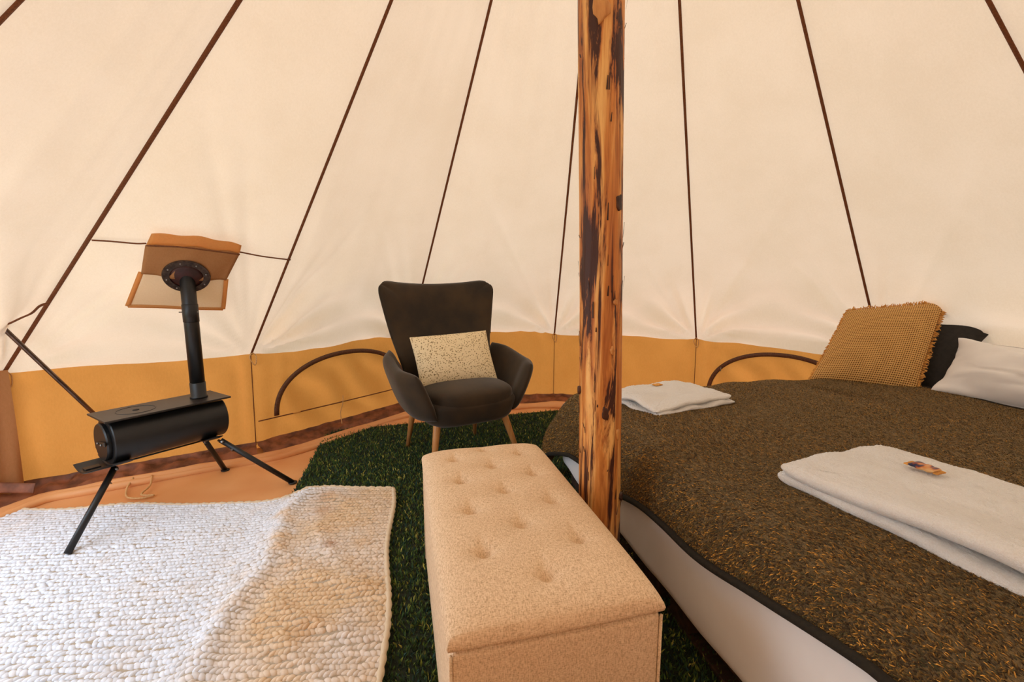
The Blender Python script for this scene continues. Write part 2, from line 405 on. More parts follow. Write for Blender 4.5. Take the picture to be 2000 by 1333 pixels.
for g, par in ((4, 'wall_back'), (1, 'wall_right')):   # arched window flaps, zipped shut
    u0, u1 = (.07, .90); n = wall_n(g); pts = []
    for k in range(41):
        q = PI*k/40; x = math.cos(q); y = math.sin(q); x = math.copysign(abs(x)**.95, x); y = abs(y)**.85
        pts.append(wall_flat(g, lerp(u0, u1, x*.5+.5), .01+AZ[g][0]+AZ[g][1]*y*.97)+n*.006)
    z_ = tube('window_zip', pts, .017, M['zip'], walls[par], 6, .3, n)
    z_['label'] = 'brown zip of the arched window flap'
    tube('window_hem', [wall_flat(g, .01+.98*k/30, AZ[g][0])+n*.006 for k in range(31)], .004, M['webbing'], walls[par], 6, .5, n)
    q = 31 if g == 4 else 8
    tube('zip_pull', [pts[q]+n*.008, pts[q]+n*.012+Vector((0, 0, -.016)), pts[q]+n*.01+Vector((0, 0, -.03))], .0035, M['steel'], walls[par], 6)
    m_ = [wall_point(g, .52, .235)+n*.012, wall_point(g, .53, .18)+n*.015, wall_point(g, .55, .12)+n*.03, wall_point(g, .56, .09)+n*.07+Vector((0, 0, -.04))]
    tube('tie_cord', smooth_path(m_), .003, M['cord'], walls[par], 6)
for i, par in ((5, 'wall_left'), (3, 'wall_back'), (2, 'wall_back'), (1, 'wall_right'), (4, 'wall_back'), (6, 'wall_left')):  # cord loops at the seams
    T = TP[i]; n = (CC-Vector((T.x, T.y, 0))).normalized(); s = Vector((-n.y, n.x, 0))
    c = T+n*.02; L = [c+Vector((0, 0, .01)), c+s*.02+Vector((0, 0, -.012)), c-s*.0+Vector((0, 0, -.065))+s*.012, c-s*.016+Vector((0, 0, -.02)), c-s*.004+Vector((0, 0, .008))]
    tube('toggle_loop', smooth_path(L, 5), .0032, M['cord'], walls[par], 6)
# floor: groundsheet with the rolled edge along the wall
def wall_r(th):
    d = Vector((math.cos(th), math.sin(th)))
    for g in range(NT):
        A = TP[g]; B = TP[(g+1) % NT]; a = Vector((A.x-CC.x, A.y-CC.y)); e = Vector((B.x-A.x, B.y-A.y))
        den = d.x*e.y-d.y*e.x
        if abs(den) < 1e-9: continue
        t = (a.x*e.y-a.y*e.x)/den; s = (a.x*d.y-a.y*d.x)/den
        if t > 0 and -1e-6 <= s <= 1+1e-6: return t
    return 2.3
V = []; na = 360; radii = [0, .3, .6, .75, .82]+[.86+.0058*k for k in range(25)]
for f in radii:
    for i in range(na):
        th = 2*PI*i/na; R = wall_r(th)+.06; r = f*R; x = CC.x+r*math.cos(th); y = CC.y+r*math.sin(th); d = R-r
        z = .030*math.exp(-((d-.23-.05*nz(th*5, 1))/.026)**2)*(1.5+.7*nz(th*9, 3))+(.020*math.exp(-((d-.04)/.05)**2))
        z += .004*abs(nz(x*3, y*3))*(1 if d > .15 else 0)
        V.append((x, y, z-.002))
F = [(j*na+i, j*na+(i+1) % na, (j+1)*na+(i+1) % na, (j+1)*na+i) for j in range(len(radii)-1) for i in range(na)]
struct(link('floor', V, F, M['floor']), 'tan groundsheet of the tent with a rolled edge', 'floor')
pts = []
for k in range(150):
    th = math.radians(20+150*k/149); R = wall_r(th)-.205+.035*nz(th*4, 7)
    pts.append((CC.x+R*math.cos(th), CC.y+R*math.sin(th), .012+.006*nz(th*11, 2)))
fl_o = bpy.data.objects['floor']
tube('rolled_edge', pts, [.019+.012*nz(k*.11, 5) for k in range(150)], M['floor'], fl_o, 10)
V = [(-40, -40, -.03), (40, -40, -.03), (40, 40, -.03), (-40, 40, -.03)]
struct(link('ground', V, [(0, 1, 2, 3)], M['grass']), 'grass field around the tent', 'ground')
# door flap edge and ground strap at the left end of the wall
n = wall_n(6)
A = TP[6]; e = (TP[7]-TP[6]).normalized()
V = []
for j in range(14):
    z = .62-.60*j/13
    for i in range(10):
        t = i/9; V.append(Vector((A.x, A.y, z))+e*(t*.16+.004)+n*(.03+.016*math.sin(t*9+z*3)))
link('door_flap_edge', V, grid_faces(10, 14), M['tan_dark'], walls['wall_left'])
P0 = Vector((-2.36, 1.93, .09))
slab('ground_strap', lambda u, v: (-2.33+.11*u, 1.98+.02*u+.008*v, .085-.012*u+.022*v), 14, 8, .006, M['brown_skirt'], walls['wall_left'], 4)
# flue opening sewn into the canvas above the stove (panel 5)
A5, B5 = TP[5], TP[6]; n5 = inward(A5, B5)
def on5(P, off=.014):
    P = Vector(P); d = n5.dot(P-AP); P = P-n5*d; return P+n5*(off+JB(5, P))
def strip(name, pts, wd, mat, off=.012, parent=ceiling):
    Q = smooth_path([on5(p, off) for p in pts], 8); return tube(name, Q, wd/2, mat, parent, 6, .14, n5)
TLf, TRf, BRf, BLf = Vector((-1.53, 1.98, 1.247)), Vector((-1.262, 2.165, 1.195)), Vector((-1.40, 2.25, 1.068)), Vector((-1.652, 2.056, 1.095))
MLf, MRf = Vector((-1.568, 1.995, 1.206)), Vector((-1.285, 2.185, 1.165))
def patch(name, a, b, c, d, mat, off, wav=0., nu=24, nv=12):
    V = []
    for j in range(nv):
        for i in range(nu):
            u, v = i/(nu-1), j/(nv-1); P = a.lerp(b, u).lerp(d.lerp(c, u), v)
            V.append(on5(P, off+wav*math.sin(u*17+v*2)*v)+(AP-A5).normalized()*(.022*math.sin(PI*u)*(1-v)+.004*math.sin(u*16)*(1-v)))
    m = link(name, V, grid_faces(nu, nv), mat, ceiling)
    s = m.modifiers.new('s', 'SOLIDIFY'); s.thickness = .003; return m
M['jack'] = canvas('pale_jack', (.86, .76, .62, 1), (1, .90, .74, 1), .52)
M['tan_tape'] = canvas('tan_tape', (.80, .48, .20, 1), (.95, .56, .20, 1), .5, .08)
patch('flue_flap_fold', TLf, TRf, MRf, MLf, M['tan_tape'], .018, .002)
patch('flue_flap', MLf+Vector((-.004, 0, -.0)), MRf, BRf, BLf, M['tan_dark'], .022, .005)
FL, FR = Vector((-1.795, 2.131, .927)), Vector((-1.49, 2.348, .901))
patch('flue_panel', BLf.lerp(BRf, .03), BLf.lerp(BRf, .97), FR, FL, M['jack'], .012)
strip('flue_panel_tape', [BLf, BLf.lerp(FL, .5), FL], .022, M['tan_tape'], .017)
strip('flue_panel_tape', [FL, FL.lerp(FR, .33)+Vector((0, 0, .012)), FL.lerp(FR, .66)+Vector((0, 0, .008)), FR], .022, M['tan_tape'], .017)
strip('flue_panel_tape', [FR, FR.lerp(BRf, .5), BRf], .022, M['tan_tape'], .017)
strip('cross_seam', [(-1.72, 1.905, 1.206), (-1.66, 1.94, 1.204), (-1.60, 1.975, 1.20), MLf], .009, M['webbing'], .012)
strip('cross_seam', [MRf, (-1.22, 2.265, 1.155), (-1.124, 2.344, 1.14)], .009, M['webbing'], .012)
strip('cross_seam', [MLf+Vector((0, 0, .004)), MLf.lerp(MRf, .33)+Vector((0, 0, .024)), MLf.lerp(MRf, .66)+Vector((0, 0, .018)), MRf], .008, M['webbing'], .032)

# ------------------------------------------------------------------ centre pole
def make_pole():
    r = empty('tent_pole', (.275, 1.305, 0)); tag(r, 'peeled log tent pole with dark bark streaks standing between bench and bed', 'pole')
    V = []; n = 72; K = 330; top = 3.08
    for k in range(K):
        z = -.02+(top+.02)*k/(K-1); cx = -.022*z+.006*nz(z*.8, 4); cy = .006*nz(z*.9, 9)
        for j in range(n):
            q = 2*PI*j/n; c, s_ = math.cos(q), math.sin(q)
            R = .0600*(1+.02*nz(z*1.2, 0))+.0022*nz(c*2.2, s_*2.2, z*1.3)+.0016*nz(c*9, s_*9, z*2.6)+.0007*nz(c*22, s_*22, z*5)
            V.append((cx+R*c, cy+R*s_, z))
    F = [(i*n+j, i*n+(j+1) % n, (i+1)*n+(j+1) % n, (i+1)*n+j) for i in range(K-1) for j in range(n)]
    F.append(tuple(range(n))[::-1]); F.append(tuple((K-1)*n+j for j in range(n)))
    link('log', V, F, M['pole'], r)
    # knots: (z, angle, tall, wide, proud, material)
    lk = pbr('cut_knot', lin(222, 160, 92), lin(190, 122, 62), 60, (1, 1, .2), rough=.5, bs=.3)
    dk = pbr('dark_knot', lin(78, 40, 20), lin(48, 22, 12), 40, rough=.5, bs=.5)
    for z, a, h, wd, pr, m in ((1.72, -103, .042, .019, .006, lk), (1.245, -48, .022, .012, .003, dk), (.665, -86, .020, .010, .003, dk), (.40, -22, .012, .009, .009, dk),
                               (.72, -178, .010, .007, .007, dk), (.98, -60, .010, .006, .006, lk), (.845, -70, .012, .006, .007, lk), (.60, -48, .018, .007, .006, lk)):
        A = math.radians(a); cx = -.022*z; d = Vector((math.cos(A), math.sin(A), 0)); t = Vector((-d.y, d.x, 0)); VV = []; FF = []; nn = 20
        rings = ((1, -.008), (1, pr*.55), (.86, pr*.9), (.5, pr), (.15, pr*.9))
        for rr, o in rings:
            for j in range(nn):
                q = 2*PI*j/nn; wob = 1+.55*nz(math.cos(q)*1.7, math.sin(q)*1.7, z*30)
                off = .0600+o-(.06-math.sqrt(max(0, .06**2-(wd*rr*math.cos(q))**2)))
                VV.append(Vector((cx, 0, z))+d*off+t*wd*rr*wob*math.cos(q)+Vector((0, 0, h*rr*wob*math.sin(q))))
        for i in range(len(rings)-1):
            for j in range(nn): FF.append((i*nn+j, i*nn+(j+1) % nn, (i+1)*nn+(j+1) % nn, (i+1)*nn+j))
        FF.append(tuple((len(rings)-1)*nn+j for j in range(nn)))
        kk = link('knot', VV, FF, m, r)
        if m is lk: kk['label'] = 'pale cut knot'
    # loose bark slivers
    VV = []; FF = []
    for i in range(60):
        z = random.uniform(.25, 1.9); A = math.radians(random.uniform(-200, 20)); d = Vector((math.cos(A), math.sin(A), 0)); t = Vector((-d.y, d.x, 0))
        L = random.uniform(.008, .05); wd = random.uniform(.001, .003); c = Vector((-.022*z, 0, z))+d*.0605
        b = len(VV); lift = random.uniform(.001, .005)
        VV += [c-t*wd, c+t*wd, c+t*wd*.7+d*lift+Vector((0, 0, L)), c-t*wd*.4+d*lift*1.3+Vector((0, 0, L*1.02)), c+d*.002-t*wd*.2+Vector((0, 0, L*.5))]
        FF += [(b, b+1, b+4), (b+1, b+2, b+4), (b+2, b+3, b+4), (b+3, b, b+4)]
    link('bark_slivers', VV, FF, dk, r, kind='stuff')
make_pole()

# ------------------------------------------------------------------ bed
K0 = Vector((.24, 2.17, 0)); UX = Vector((.97771, .20994, 0)); US = Vector((.20994, -.97771, 0))   # t runs to the head, s towards the camera
BR_ = math.atan2(UX.y, UX.x)
def bed(t, s, z): return K0+UX*t+US*s+Vector((0, 0, z))
BL_, BW_ = 1.96, 1.80
# pallets
pr = empty('pallet_base', K0, BR_); tag(pr, 'dark stained wooden pallets carrying the mattress beside the bench', 'pallet')
def bb(name, t0, t1, s0, s1, z0, z1, mat, par): return box(name, ((t0+t1)/2, -(s0+s1)/2, (z0+z1)/2), (t1-t0, s1-s0, z1-z0), mat, par, .003, 1)
for k in range(10):
    t0 = .03+k*.19; bb('deck_board', t0, t0+.12, .03, BW_-.03, .105, .125, M['pallet'], pr)
for k in range(3):
    for q in range(2):
        s0 = .03+.88*q; s1 = s0+.84
        t0 = .05+k*.85
        bb('bottom_board', t0, t0+.10, s0, s1, .012, .03, M['pallet'], pr)
for k in range(3):
    for s0 in (.03, .40, .77, .93, 1.3, 1.67):
        bb('block', .05+k*.85, .15+k*.85, s0, s0+.10, .03, .087, M['pallet'], pr)
for s0 in (.03, .40, .77, .93, 1.3, 1.67): bb('stringer_board', .04, BL_-.06, s0, s0+.10, .087, .105, M['pallet'], pr)
# mattress in its white sheet
mt = empty('mattress', K0, BR_); tag(mt, 'white sheeted mattress showing below the hem of the green blanket', 'mattress')
def rbox_fn(t0, t1, s0, s1, z0, z1, r, name, mat, par, amp=.004, nn=60):
    V = []; F = []; idx = {}
    cx, cy, cz = (t0+t1)/2, (s0+s1)/2, (z0+z1)/2; hx, hy, hz = (t1-t0)/2, (s1-s0)/2, (z1-z0)/2
    bm = bmesh.new(); bmesh.ops.create_cube(bm, size=2); bmesh.ops.subdivide_edges(bm, edges=list(bm.edges), cuts=nn, use_grid_fill=True)
    for v in bm.verts:
        p = v.co.copy()
        q = Vector((math.sin(p.x*PI/2)*hx, math.sin(p.y*PI/2)*hy, math.sin(p.z*PI/2)*hz))
        c = Vector((max(-hx+r, min(hx-r, q.x)), max(-hy+r, min(hy-r, q.y)), max(-hz+r, min(hz-r, q.z)))); d = q-c
        # push on to rounded box
        if d.length > 1e-9 and (abs(q.x) > hx-r or abs(q.y) > hy-r or abs(q.z) > hz-r):
            e = Vector((d.x/r, d.y/r, d.z/r)); mx = max(abs(e.x), abs(e.y), abs(e.z)); d = d.normalized()*r*mx if mx > 0 else d
        P = c+d; nrm = d.normalized() if d.length > 0 else Vector((0, 0, 1))
        P += nrm*amp*nz(P.x*4+t0, P.y*4, P.z*6)
        v.co = Vector((P.x+cx, -(P.y+cy), P.z+cz))
    bmesh.ops.recalc_face_normals(bm, faces=bm.faces)
    me = bpy.data.meshes.new(name); bm.to_mesh(me); bm.free(); me.materials.append(mat); me.polygons.foreach_set('use_smooth', [True]*len(me.polygons))
    o = bpy.data.objects.new(name, me); COL.objects.link(o); o.parent = par; return o
rbox_fn(-.008, BL_, .0, BW_, .122, .452, .055, 'sheeted_body', M['white_cloth'], mt, .014)
tube('sheet_seam', [(.0135+.002*math.sin(k*.9), -(.08+1.64*k/40), .205+.006*math.sin(k*.5)) for k in range(41)], .0028, M['white_cloth'], mt, 6)
# blanket
def hemdrop(s):
    xs = [-.4, -.1, .26, .5, .68, 1.28, 1.57, 2.1]; ys = [.40, .385, .265, .235, .225, .135, .09, .06]
    return float(np.interp(s, xs, ys))
ZT = .506
def blanket_point(a, s):
    """a: cloth distance from the foot edge (negative = hanging), s across the bed"""
    r = .115; ax = a-r+.03*0; sx = s-r
    sx2 = (BW_-r)-s
    dx = max(0, -ax); ds = max(0, -sx); dn = max(0, -sx2)
    dd = math.hypot(dx, ds if ds > 0 else dn); t = max(r, a); ss = min(max(s, r), BW_-r)
    z = ZT + .012*nz(a*2.2, s*2.2)+.006*nz(a*6, s*5, 3)+.018*math.exp(-((a-1.62)/.16)**2)*0
    z += .010*math.exp(-((a-1.1-.15*s)/.10)**2)+.008*math.exp(-((a-.9+.3*s)/.07)**2)
    z -= .02*sst(.35, 0, a)*sst(0, .4, a)
    if dd > 0:
        if dd < r*PI/2: an = dd/r; out = r*math.sin(an); dn_ = r*(1-math.cos(an))
        else: out = r+.12*(dd-r*PI/2); dn_ = r+(dd-r*PI/2)*.98
        ux, us = -dx/dd, (-ds if ds > 0 else dn)/dd
        corner = 2*abs(ux*us)
        far = sst(.45, .05, s)
        fo = .012*math.sin(s*11+1)*sst(.05, .3, dd)+far*.05*sst(.08, .36, dd)+corner*.05*sst(.1, .35, dd)+.02*far*math.sin(math.atan2(us, ux)*5+s*6)*sst(.12, .35, dd)
        out += fo+.02*sst(0, .09, dd)
        return bed(t+ux*out, ss+us*out, z-dn_)
    return bed(t, ss, z)
def make_blanket():
    V = []; ns, na_ = 190, 170; ss = [-.30+(BW_+.30+.2)*j/(ns-1) for j in range(ns)]
    for s in ss:
        a0 = -hemdrop(s)+.07+.006*math.sin(s*9); head = 1.76-.05*max(0, .4-s)+.012*math.sin(s*6)
        for i in range(na_):
            f = i/(na_-1); V.append(blanket_point(a0+(head-a0)*f**1.15, s))
    F = grid_faces(na_, ns)
    o = link('blanket', V, F, M['blanket']); 
    md = o.modifiers.new('s', 'SOLIDIFY'); md.thickness = .012; md.offset = 1
    tag(o, 'olive green fleece blanket spread over the bed', 'blanket')
    h = link('hem', *tube_geo([Vector(V[j*na_])-UX*.006+Vector((0, 0, .006)) for j in range(ns)], .0135, 8, True, .7), M['hem_shade'], o)  # tube widened to the band of shade under the rolled edge
    h['label'] = 'stitched blanket hem, darkened for the shade under its rolled edge'
    n = 170000; G = np.array([tuple(v) for v in V]).reshape(ns, na_, 3)
    fi = rng.random(n)*(na_-1.01); fj = (rng.random(n)**1.0*.80+.06)*(ns-1.01); i_, j_ = fi.astype(int), fj.astype(int); a, b = (fi-i_)[:, None], (fj-j_)[:, None]
    p00, p10, p01, p11 = G[j_, i_], G[j_, i_+1], G[j_+1, i_], G[j_+1, i_+1]
    P = p00*(1-a)*(1-b)+p10*a*(1-b)+p01*(1-a)*b+p11*a*b
    ta = p10-p00; ta /= np.linalg.norm(ta, axis=1)[:, None]; tb = p01-p00; tb /= np.linalg.norm(tb, axis=1)[:, None]
    nn_ = np.cross(ta, tb); nn_ /= np.linalg.norm(nn_, axis=1)[:, None]; nn_ = -nn_
    q = rng.normal(-2.4, .75, n)+.8*np.sin(P[:, 0]*7)*np.sin(P[:, 1]*6+1); D = ta*np.cos(q)[:, None]+tb*np.sin(q)[:, None]; W_ = np.cross(nn_, D)
    L = rng.uniform(.005, .011, n)[:, None]; wd = rng.uniform(.0006, .0011, n)[:, None]
    v0 = P-W_*wd; v1 = P+W_*wd; v2 = P+D*L*.6+nn_*.0026+W_*wd*.9; v3 = P+D*L*.6+nn_*.0026-W_*wd*.9; v4 = P+D*L+nn_*.0022
    VV = np.stack([v0, v1, v2, v3, v4], 1).reshape(-1, 3); i0 = np.arange(n)[:, None]*5
    FF = np.concatenate([i0+np.array([0, 1, 2]), i0+np.array([0, 2, 3]), i0+np.array([3, 2, 4])])
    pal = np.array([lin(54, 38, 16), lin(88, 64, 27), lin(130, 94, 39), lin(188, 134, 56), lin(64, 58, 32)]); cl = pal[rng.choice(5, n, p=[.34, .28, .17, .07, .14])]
    cl = np.repeat(cl[:, None, :], 5, 1); cl[:, :2, :3] *= .65; cl[:, 4, :3] *= 2.8; cl[:, 2:4, :3] *= 1.3; cl = cl.reshape(-1, 4)  # darker roots and lighter tips put light on the pile into its colour
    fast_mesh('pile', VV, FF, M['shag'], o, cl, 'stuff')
    h2 = link('hem', *tube_geo([Vector(V[j*na_+na_-1])+Vector((0, 0, -.002)) for j in range(ns)], .007, 8, True, .8), M['hem_shade'], o)
    return o
M['hem_shade'] = pbr('painted_shade_hem', lin(36, 29, 17), lin(26, 21, 13), 120, rough=.95, bs=.5)  # shade under the blanket edge is put into this dark colour
make_blanket()

def quad_slab(name, BL, BR, TR, TL, T, mat, parent, p=3, pw=.5, sag=0, kr=0, nu=40, nv=40, wob=.0, back=1.0, extra=None):
    BL, BR, TR, TL = map(Vector, (BL, BR, TR, TL))
    def f(u, v):
        # edges draw in between the corners
        u2 = u*(1-sag*(1-v*v)); v2 = v*(1-sag*(1-u*u))
        x, y = u2*.5+.5, v2*.5+.5; P = BL.lerp(BR, x).lerp(TL.lerp(TR, x), y)
        return P+Vector((nz(u*2, v*2, 1), nz(u*2, v*2, 2), nz(u*2, v*2, 3)))*wob
    return f, slab(name, f, nu, nv, T, mat, parent, p, pw, back, True, extra)

# mustard waffle cushion
def place(px, py, d):    # a point at distance d into the tent, used for the cushion corners only
    X = (px-1000)/889; Y = -(py-666.5)/889; c, s_ = math.cos(PITCH), math.sin(PITCH)
    r = Vector((X, c+Y*s_, -s_+Y*c)); return Vector((0, 0, CAMZ))+r*(d/r.y)
cu = empty('mustard_cushion', (0, 0, 0)); tag(cu, 'square mustard waffle weave cushion with fringed edge leaning on dark pillow', 'cushion')
c4 = [place(1582, 741, 2.42), place(1788, 766, 2.20), place(1846, 590, 2.33), place(1655, 607, 2.54)]
f_c, _ = quad_slab('cover', *c4, .075, M['waffle'], cu, 2.4, .6, .02, nu=44, nv=44)
VV = []; FF = []
for side in range(4):
    for k in range(150):
        q = -1+2*(k+random.random())/150
        u, v = ((q, -1), (1, q), (q, 1), (-1, q))[side]
        P = Vector(f_c(u, v)); C0 = Vector(f_c(0, 0)); out = (Vector(f_c(u*1.0, v*1.0))-Vector(f_c(u*.9 if side in (1, 3) else u, v*.9 if side in (0, 2) else v))).normalized()
        al = (Vector(f_c(min(1, u+.01) if side in (0, 2) else u, min(1, v+.01) if side in (1, 3) else v))-P).normalized()
        if al.length < .5: al = out.orthogonal()
        L = random.uniform(.008, .020)*(1.2 if side in (1, 2) else .7); nn = out.cross(al).normalized()
        d = (out+al*random.uniform(-.7, .7)+nn*random.uniform(-.5, .5)).normalized()
        V_, F_ = tube_geo([P-out*.004, P+d*L*.6, P+d*L+al*random.uniform(-.006, .006)], [.0022, .0026, .0016], 4)
        b = len(VV); VV += V_; FF += [tuple(b+i for i in ff) for ff in F_]
link('fringe', VV, FF, M['fringe'], cu, kind='stuff')
# charcoal pillow with flat flange
dp = empty('charcoal_pillow', (0, 0, 0)); tag(dp, 'charcoal pillow with a flat flanged edge behind the mustard cushion', 'pillow')
d4 = [place(1660, 738, 2.52), place(1856, 772, 2.17), place(1958, 618, 2.24), place(1690, 628, 2.60)]
fd, _ = quad_slab('pillow_body', *[p.lerp(sum(d4, Vector())/4, .10) for p in d4], .06, M['dark_linen'], dp, 2.2, .6, .03, nu=30, nv=30)
f2, fl = quad_slab('flange', *d4, .005, M['dark_linen'], dp, 8, .5, .035, nu=36, nv=36, wob=.012)
# white pillows against the canvas
wp = empty('white_pillow', (0, 0, 0)); tag(wp, 'soft white pillow at the head of the bed, right of the charcoal one', 'pillow')
w4 = [bed(1.74, .40, .50), bed(1.80, 1.12, .50), bed(1.93, 1.10, .74), bed(1.93, .36, .745)]
quad_slab('pillow_body', *w4, .10, M['white_cloth'], wp, 2.0, .6, .07, nu=44, nv=40, wob=.01, extra=lambda u, v: .010*nz(u*4, v*4, 2)+.012*math.sin(u*5+v*7)*sst(0, .9, abs(v))*.6)
quad_slab('flange', bed(1.70, .36, .475), bed(1.72, 1.16, .475), bed(1.80, 1.12, .50), bed(1.80, .40, .50), .006, M['white_cloth'], wp, 8, .5, 0, nu=50, nv=14, wob=.012)

# towels
def towel(name, c_t, c_s, z, ht, hs, rot, layers, lab, th=.024, bowl=.0):
    r = empty(name, bed(c_t, c_s, z), BR_+rot); tag(r, lab, 'towel', None)
    for L in range(layers):
        zz = th*(2*L+1)*.93
        ox = .006*(-1)**L; 
        def f(u, v, L=L, zz=zz, ox=ox):
            x, y = rrect(u, v, .10)
            sc = 1-.03*L*(1 if L else 0)
            zv = zz+.006*nz(u*2+L*5, v*2)+(.010*math.sin(v*3.5+L*2)*sst(.2, 1, -u))*(.5 if L == 0 else 1)
            return Vector((x*ht*sc+ox+.006*nz(v*3, L*7), y*hs*sc+.006*nz(u*3, L*4, 1), zv))
        slab('fold', f, 130, 170, th, M['towel'], r, 14, .5, extra=lambda u, v, L=L: .0030*nz(u*ht*190, v*hs*190, L)+.002*nz(u*6, v*9, L)+(.004*math.sin(u*9+v*4)*sst(.55, 1, abs(v)) if L == 0 else 0))
    return r
towel('folded_towel', .395, .30, .498, .235, .165, math.radians(16), 2, 'smaller folded white towel on the bed just right of the pole', .0135)
t2 = towel('folded_towel', .49, 1.42, .496, .205, .37, math.radians(7), 2, 'large folded white towel stack with a wrapped sweet, near side of the bed', .0205)
ch = empty('wrapped_sweet', bed(.515, 1.25, .583), BR_+math.radians(-84)); tag(ch, 'small orange and dark blue wrapped sweet on the large towel', 'sweet')
slab('wrapper', lambda u, v: Vector((.027*u, .017*v*(1-.08*u*u), .006+.001*math.sin(u*9))), 26, 18, .006, M['gold_wrap'], ch, 5)
for sg in (-1, 1): slab('crimped_end', lambda u, v, sg=sg: Vector((sg*.031+.005*u, .0165*v, .004+.0015*math.sin(v*22))), 8, 30, .0008, M['fringe'], ch, 4)
ch = empty('wrapped_sweet', bed(.40, .20, .549), BR_+math.radians(10)); tag(ch, 'small tan wrapped sweet on the towel beside the pole', 'sweet')
slab('wrapper', lambda u, v: Vector((.022*u, .014*v, .004)), 16, 12, .004, M['fringe'], ch, 5)

# ------------------------------------------------------------------ ottoman bench
ob = empty('storage_bench', (.0, 1.175, 0), math.radians(14)); tag(ob, 'oatmeal upholstered storage bench with button tufted lid in front of the pole', 'bench')
ox0 = -.01; HW, HL = .208, .425
box('upholstered_box', (ox0, 0, .2065), (HW*2, HL*2, .373), M['ott'], ob, .012, 3)
for sx in (-1, 1):
    for sy in (-1, 1): tube('corner_piping', [(ox0+sx*(HW-.001), sy*(HL-.001), .03), (ox0+sx*(HW-.001), sy*(HL-.001), .39)], .0035, M['ott'], ob, 6)
BT = [(0, -.335), (-.11, -.235), (.11, -.235), (0, -.145), (-.11, -.05), (.11, -.05), (0, .035), (-.11, .125), (.11, .125), (0, .205), (-.11, .29), (.11, .29), (0, .355)]
def lid_top(x, y):
    ex = max(0, 1-(abs(x)/(HW+.004))**5); ey = max(0, 1-(abs(y)/(HL+.004))**7)
    h = .046*math.sqrt(ex*ey)
    for bx, by in BT:
        d = math.hypot(x-bx, y-by); h -= .020*math.exp(-(d/.015)**2)+.009*math.exp(-(d/.042)**2)
        # short pleat
        h -= .004*math.exp(-((x-bx-(.0))/.006)**2)*math.exp(-((y-by-.03)/.022)**2)+.003*math.exp(-((y-by)/.006)**2)*math.exp(-(abs(x-bx)/.05)**2)
    return h
V = []; nu, nv = 90, 160
for j in range(nv):
    v = math.sin(PI/2*(2*j/(nv-1)-1))*.5+(2*j/(nv-1)-1)*.5
    for i in range(nu):
        u = math.sin(PI/2*(2*i/(nu-1)-1))*.5+(2*i/(nu-1)-1)*.5
        x, y = rnd(u, v, .03); x *= HW+.004; y *= HL+.004
        e = 1 if (i in (0, nu-1) or j in (0, nv-1)) else 0
        V.append((ox0+x, y, .418+(lid_top(x, y) if not e else 0)))
F = grid_faces(nu, nv); b = len(V)
ring = [i for i in range(nu)]+[j*nu+nu-1 for j in range(1, nv)]+[(nv-1)*nu+i for i in range(nu-2, -1, -1)]+[j*nu for j in range(nv-2, 0, -1)]
cur = ring
for dz, ins in ((-.010, -.003), (-.018, -.001), (-.022, .006), (-.022, .02)):
    nr = []
    for k in ring:
        x, y, z = V[k]; L = math.hypot(x-ox0, y)
        V.append((ox0+(x-ox0)*(1-ins/HW), y*(1-ins/HL), z+dz)); nr.append(len(V)-1)
    m = len(ring)
    for q in range(m): F.append((cur[q], nr[q], nr[(q+1) % m], cur[(q+1) % m]))
    cur = nr
F.append(tuple(cur))
link('lid', V, F, M['ott'], ob)
bt = lathe('tuft_button', [(.0005, .0045), (.004, .0042), (.0068, .003), (.0078, .0005), (.007, -.002)][::-1], M['ott'], ob, 16)
for k, (bx, by) in enumerate(BT):
    o = bt if k == 0 else bt.copy()
    if k: COL.objects.link(o); o.parent = ob
    o.location = (ox0+bx, by, .418+lid_top(bx, by)+.001)
for sx in (-1, 1):
    for sy in (-1, 1): lathe('foot', [(.018, .0), (.02, .004), (.02, .022)], M['stove'], ob, 16, Matrix.Translation((ox0+sx*.16, sy*.37, 0)))

# ------------------------------------------------------------------ armchair
ac = empty('armchair', (-.313, 2.54, 0), math.radians(29)); tag(ac, 'dark olive velvet wing armchair with beech legs on the green rug', 'armchair')
def back_fn(u, v):
    x, y = rrect(u, v, .26)
    q = y*.5+.5; hw = lerp(.225, .375, min(1, max(0, q))**.85)
    z = .40+.612*q + .036*abs(x)**2.2*sst(.5, 1, q)-.012
    yy = .21+.17*q**1.15-.095*abs(x)**2.6*(.6+.5*q)-.04*math.exp(-((q-.25)/.2)**2)
    return Vector((x*hw, yy, z))
slab('backrest', back_fn, 46, 46, .042, M['velvet'], ac, 7, .5)
def arm_fn(sg):
    def f(u, v):   # u: rear(-1) -> front(1); v bottom->top
        x, y = rnd(u, v, .35 if (u > 0) else .05); p = x*.5+.5; q = y*.5+.5
        top = lerp(.635, .585, sst(0, .7, p)); bot = lerp(.30, .315, p)+.0
        z = lerp(bot, top, q)
        yy = lerp(.235, -.285, p)-.02*q
        xo = .235+.125*q**.8-.035*sst(.7, 1, p)+.02*math.sin(PI*p)-.06*sst(.25, 0, p)*(1-q*.5)
        return Vector((sg*xo, yy, z))
    return f
for sg in (-1, 1): slab('armrest', arm_fn(sg), 40, 30, .036, M['velvet'], ac, 6, .5)
